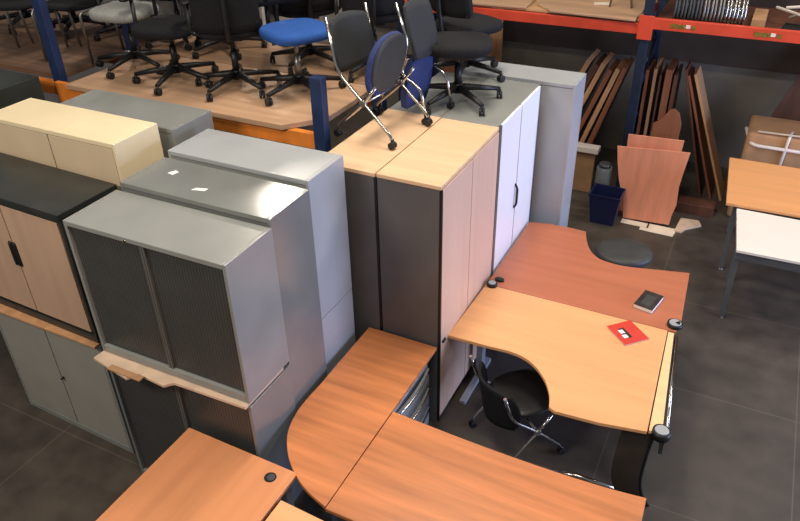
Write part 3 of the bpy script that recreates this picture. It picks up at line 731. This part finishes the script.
# bin
t = thing('waste_bin', 'navy blue waste bin on the floor beside the terracotta panel', 'bin', (-1.11, 6.98, 0))
def frustum(m, w0, d0, w1, d1, z0, z1, th=.006):
    def ring(w, d, z): return [Vector((sx*w/2, sy*d/2, z)) for sx, sy in ((-1, -1), (1, -1), (1, 1), (-1, 1))]
    m.rings([ring(w0-.02, d0-.02, z0+th), ring(w1-.02, d1-.02, z1), ring(w1, d1, z1), ring(w0, d0, z0)], cap=False)
    A = ring(w0, d0, z0); m.bm.faces.new([m.bm.verts.new(p) for p in A]); B = ring(w0-.02, d0-.02, z0+th); m.bm.faces.new([m.bm.verts.new(p) for p in B])
    for f in m.bm.faces: f.smooth = False
m = MB(); frustum(m, .24, .20, .32, .27, 0, .34); m.build('bin_body', 'bin_navy', t)
m = MB()
for x0, y0, x1, y1 in ((-.165, -.14, .165, -.13), (-.165, .13, .165, .14), (-.165, -.13, -.155, .13), (.155, -.13, .165, .13)): m.box(x0, y0, .33, x1, y1, .35)
m.build('rim', 'bin_navy', t)
t = thing('plastic_canister', 'clear plastic canister behind the navy bin', 'canister', (-1.22, 7.24, 0))
MB().cyl((0, 0, 0), .085, .50, seg=24, r2=.08).build('body', 'plastic_clear', t)
MB().cyl((0, 0, .50), .06, .04, seg=20).build('cap', 'frame_dark', t)
tag(MB().box(-1.75, 7.55, 0, -1.40, 7.60, .50).build('carton', 'cardboard', bevel=.004), 'flat brown carton standing behind the pale grey cabinet', 'box')
tag(MB().box(-1.95, 7.50, .505, -1.36, 7.62, .57).build('white_trim_strip', 'strap_white', bevel=.004), 'white strip lying on the flat carton beyond the pale cabinet', 'strip')
# strapped carton
t = thing('strapped_carton', 'large brown carton with white straps behind the orange table', 'box', (.62, 8.0, 0))
MB().box(-.55, -.40, 0, .75, .15, .985).build('carton_body', 'cardboard', t, bevel=.035)
MB().tube([(-.57, -.20, .95), (-.50, -.42, .86), (.76, -.42, .86)], .018, 8, .08).build('strap', 'strap_white', t)
MB().tube([(-.46, -.40, 1.005), (.74, -.36, 1.01)], .010, 8).build('strap', 'strap_white', t)
MB().tube([(-.15, -.30, 1.01), (-.17, -.42, .98), (-.20, -.42, .3)], .014, 8, .05).build('strap', 'strap_white', t)

# ------------------------------------------------------------------ tables at right
t = thing('work_table', 'white-topped table with dark steel frame at the right edge', 'table')
MB().prism([(.195, 5.62), (1.6, 5.66), (1.6, 6.36), (.13, 6.37)], DT-.025, DT).build('tabletop', 'table_white', t, bevel=.003)
for x, y in ((.22, 5.70), (.22, 6.32), (1.5, 5.70), (1.5, 6.32)):
    l = MB().box(x-.02, y-.02, .012, x+.02, y+.02, DT-.025).build('leg', 'leg_mid', t)
    MB().cyl((x, y, 0), .022, .012, seg=14).build('foot', 'chrome', l)
MB().box(.2, 5.66, .62, 1.48, 5.70, DT-.025).build('frame_rail', 'leg_mid', t)
MB().box(.2, 6.30, .62, 1.48, 6.34, DT-.025).build('frame_rail', 'leg_mid', t)
MB().box(.2, 5.90, .50, 1.4, 6.12, .53).build('cable_tray', 'leg_mid', t)
t = thing('work_table', 'orange-topped table behind the white table at the right edge', 'table')
MB().prism([(.035, 6.385), (1.65, 6.43), (1.65, 7.42), (-.035, 7.42)], DT, DT+.03).build('tabletop', 'table_orange', t, bevel=.003)
for x, y in ((.13, 6.50), (.13, 7.25), (1.5, 6.50), (1.5, 7.25)):
    l = MB().box(x-.02, y-.02, .012, x+.02, y+.02, DT).build('leg', 'leg_mid', t)
    MB().cyl((x, y, 0), .022, .012, seg=14).build('foot', 'chrome', l)
MB().box(.14, 6.46, .64, 1.48, 6.50, DT).build('frame_rail', 'leg_mid', t)
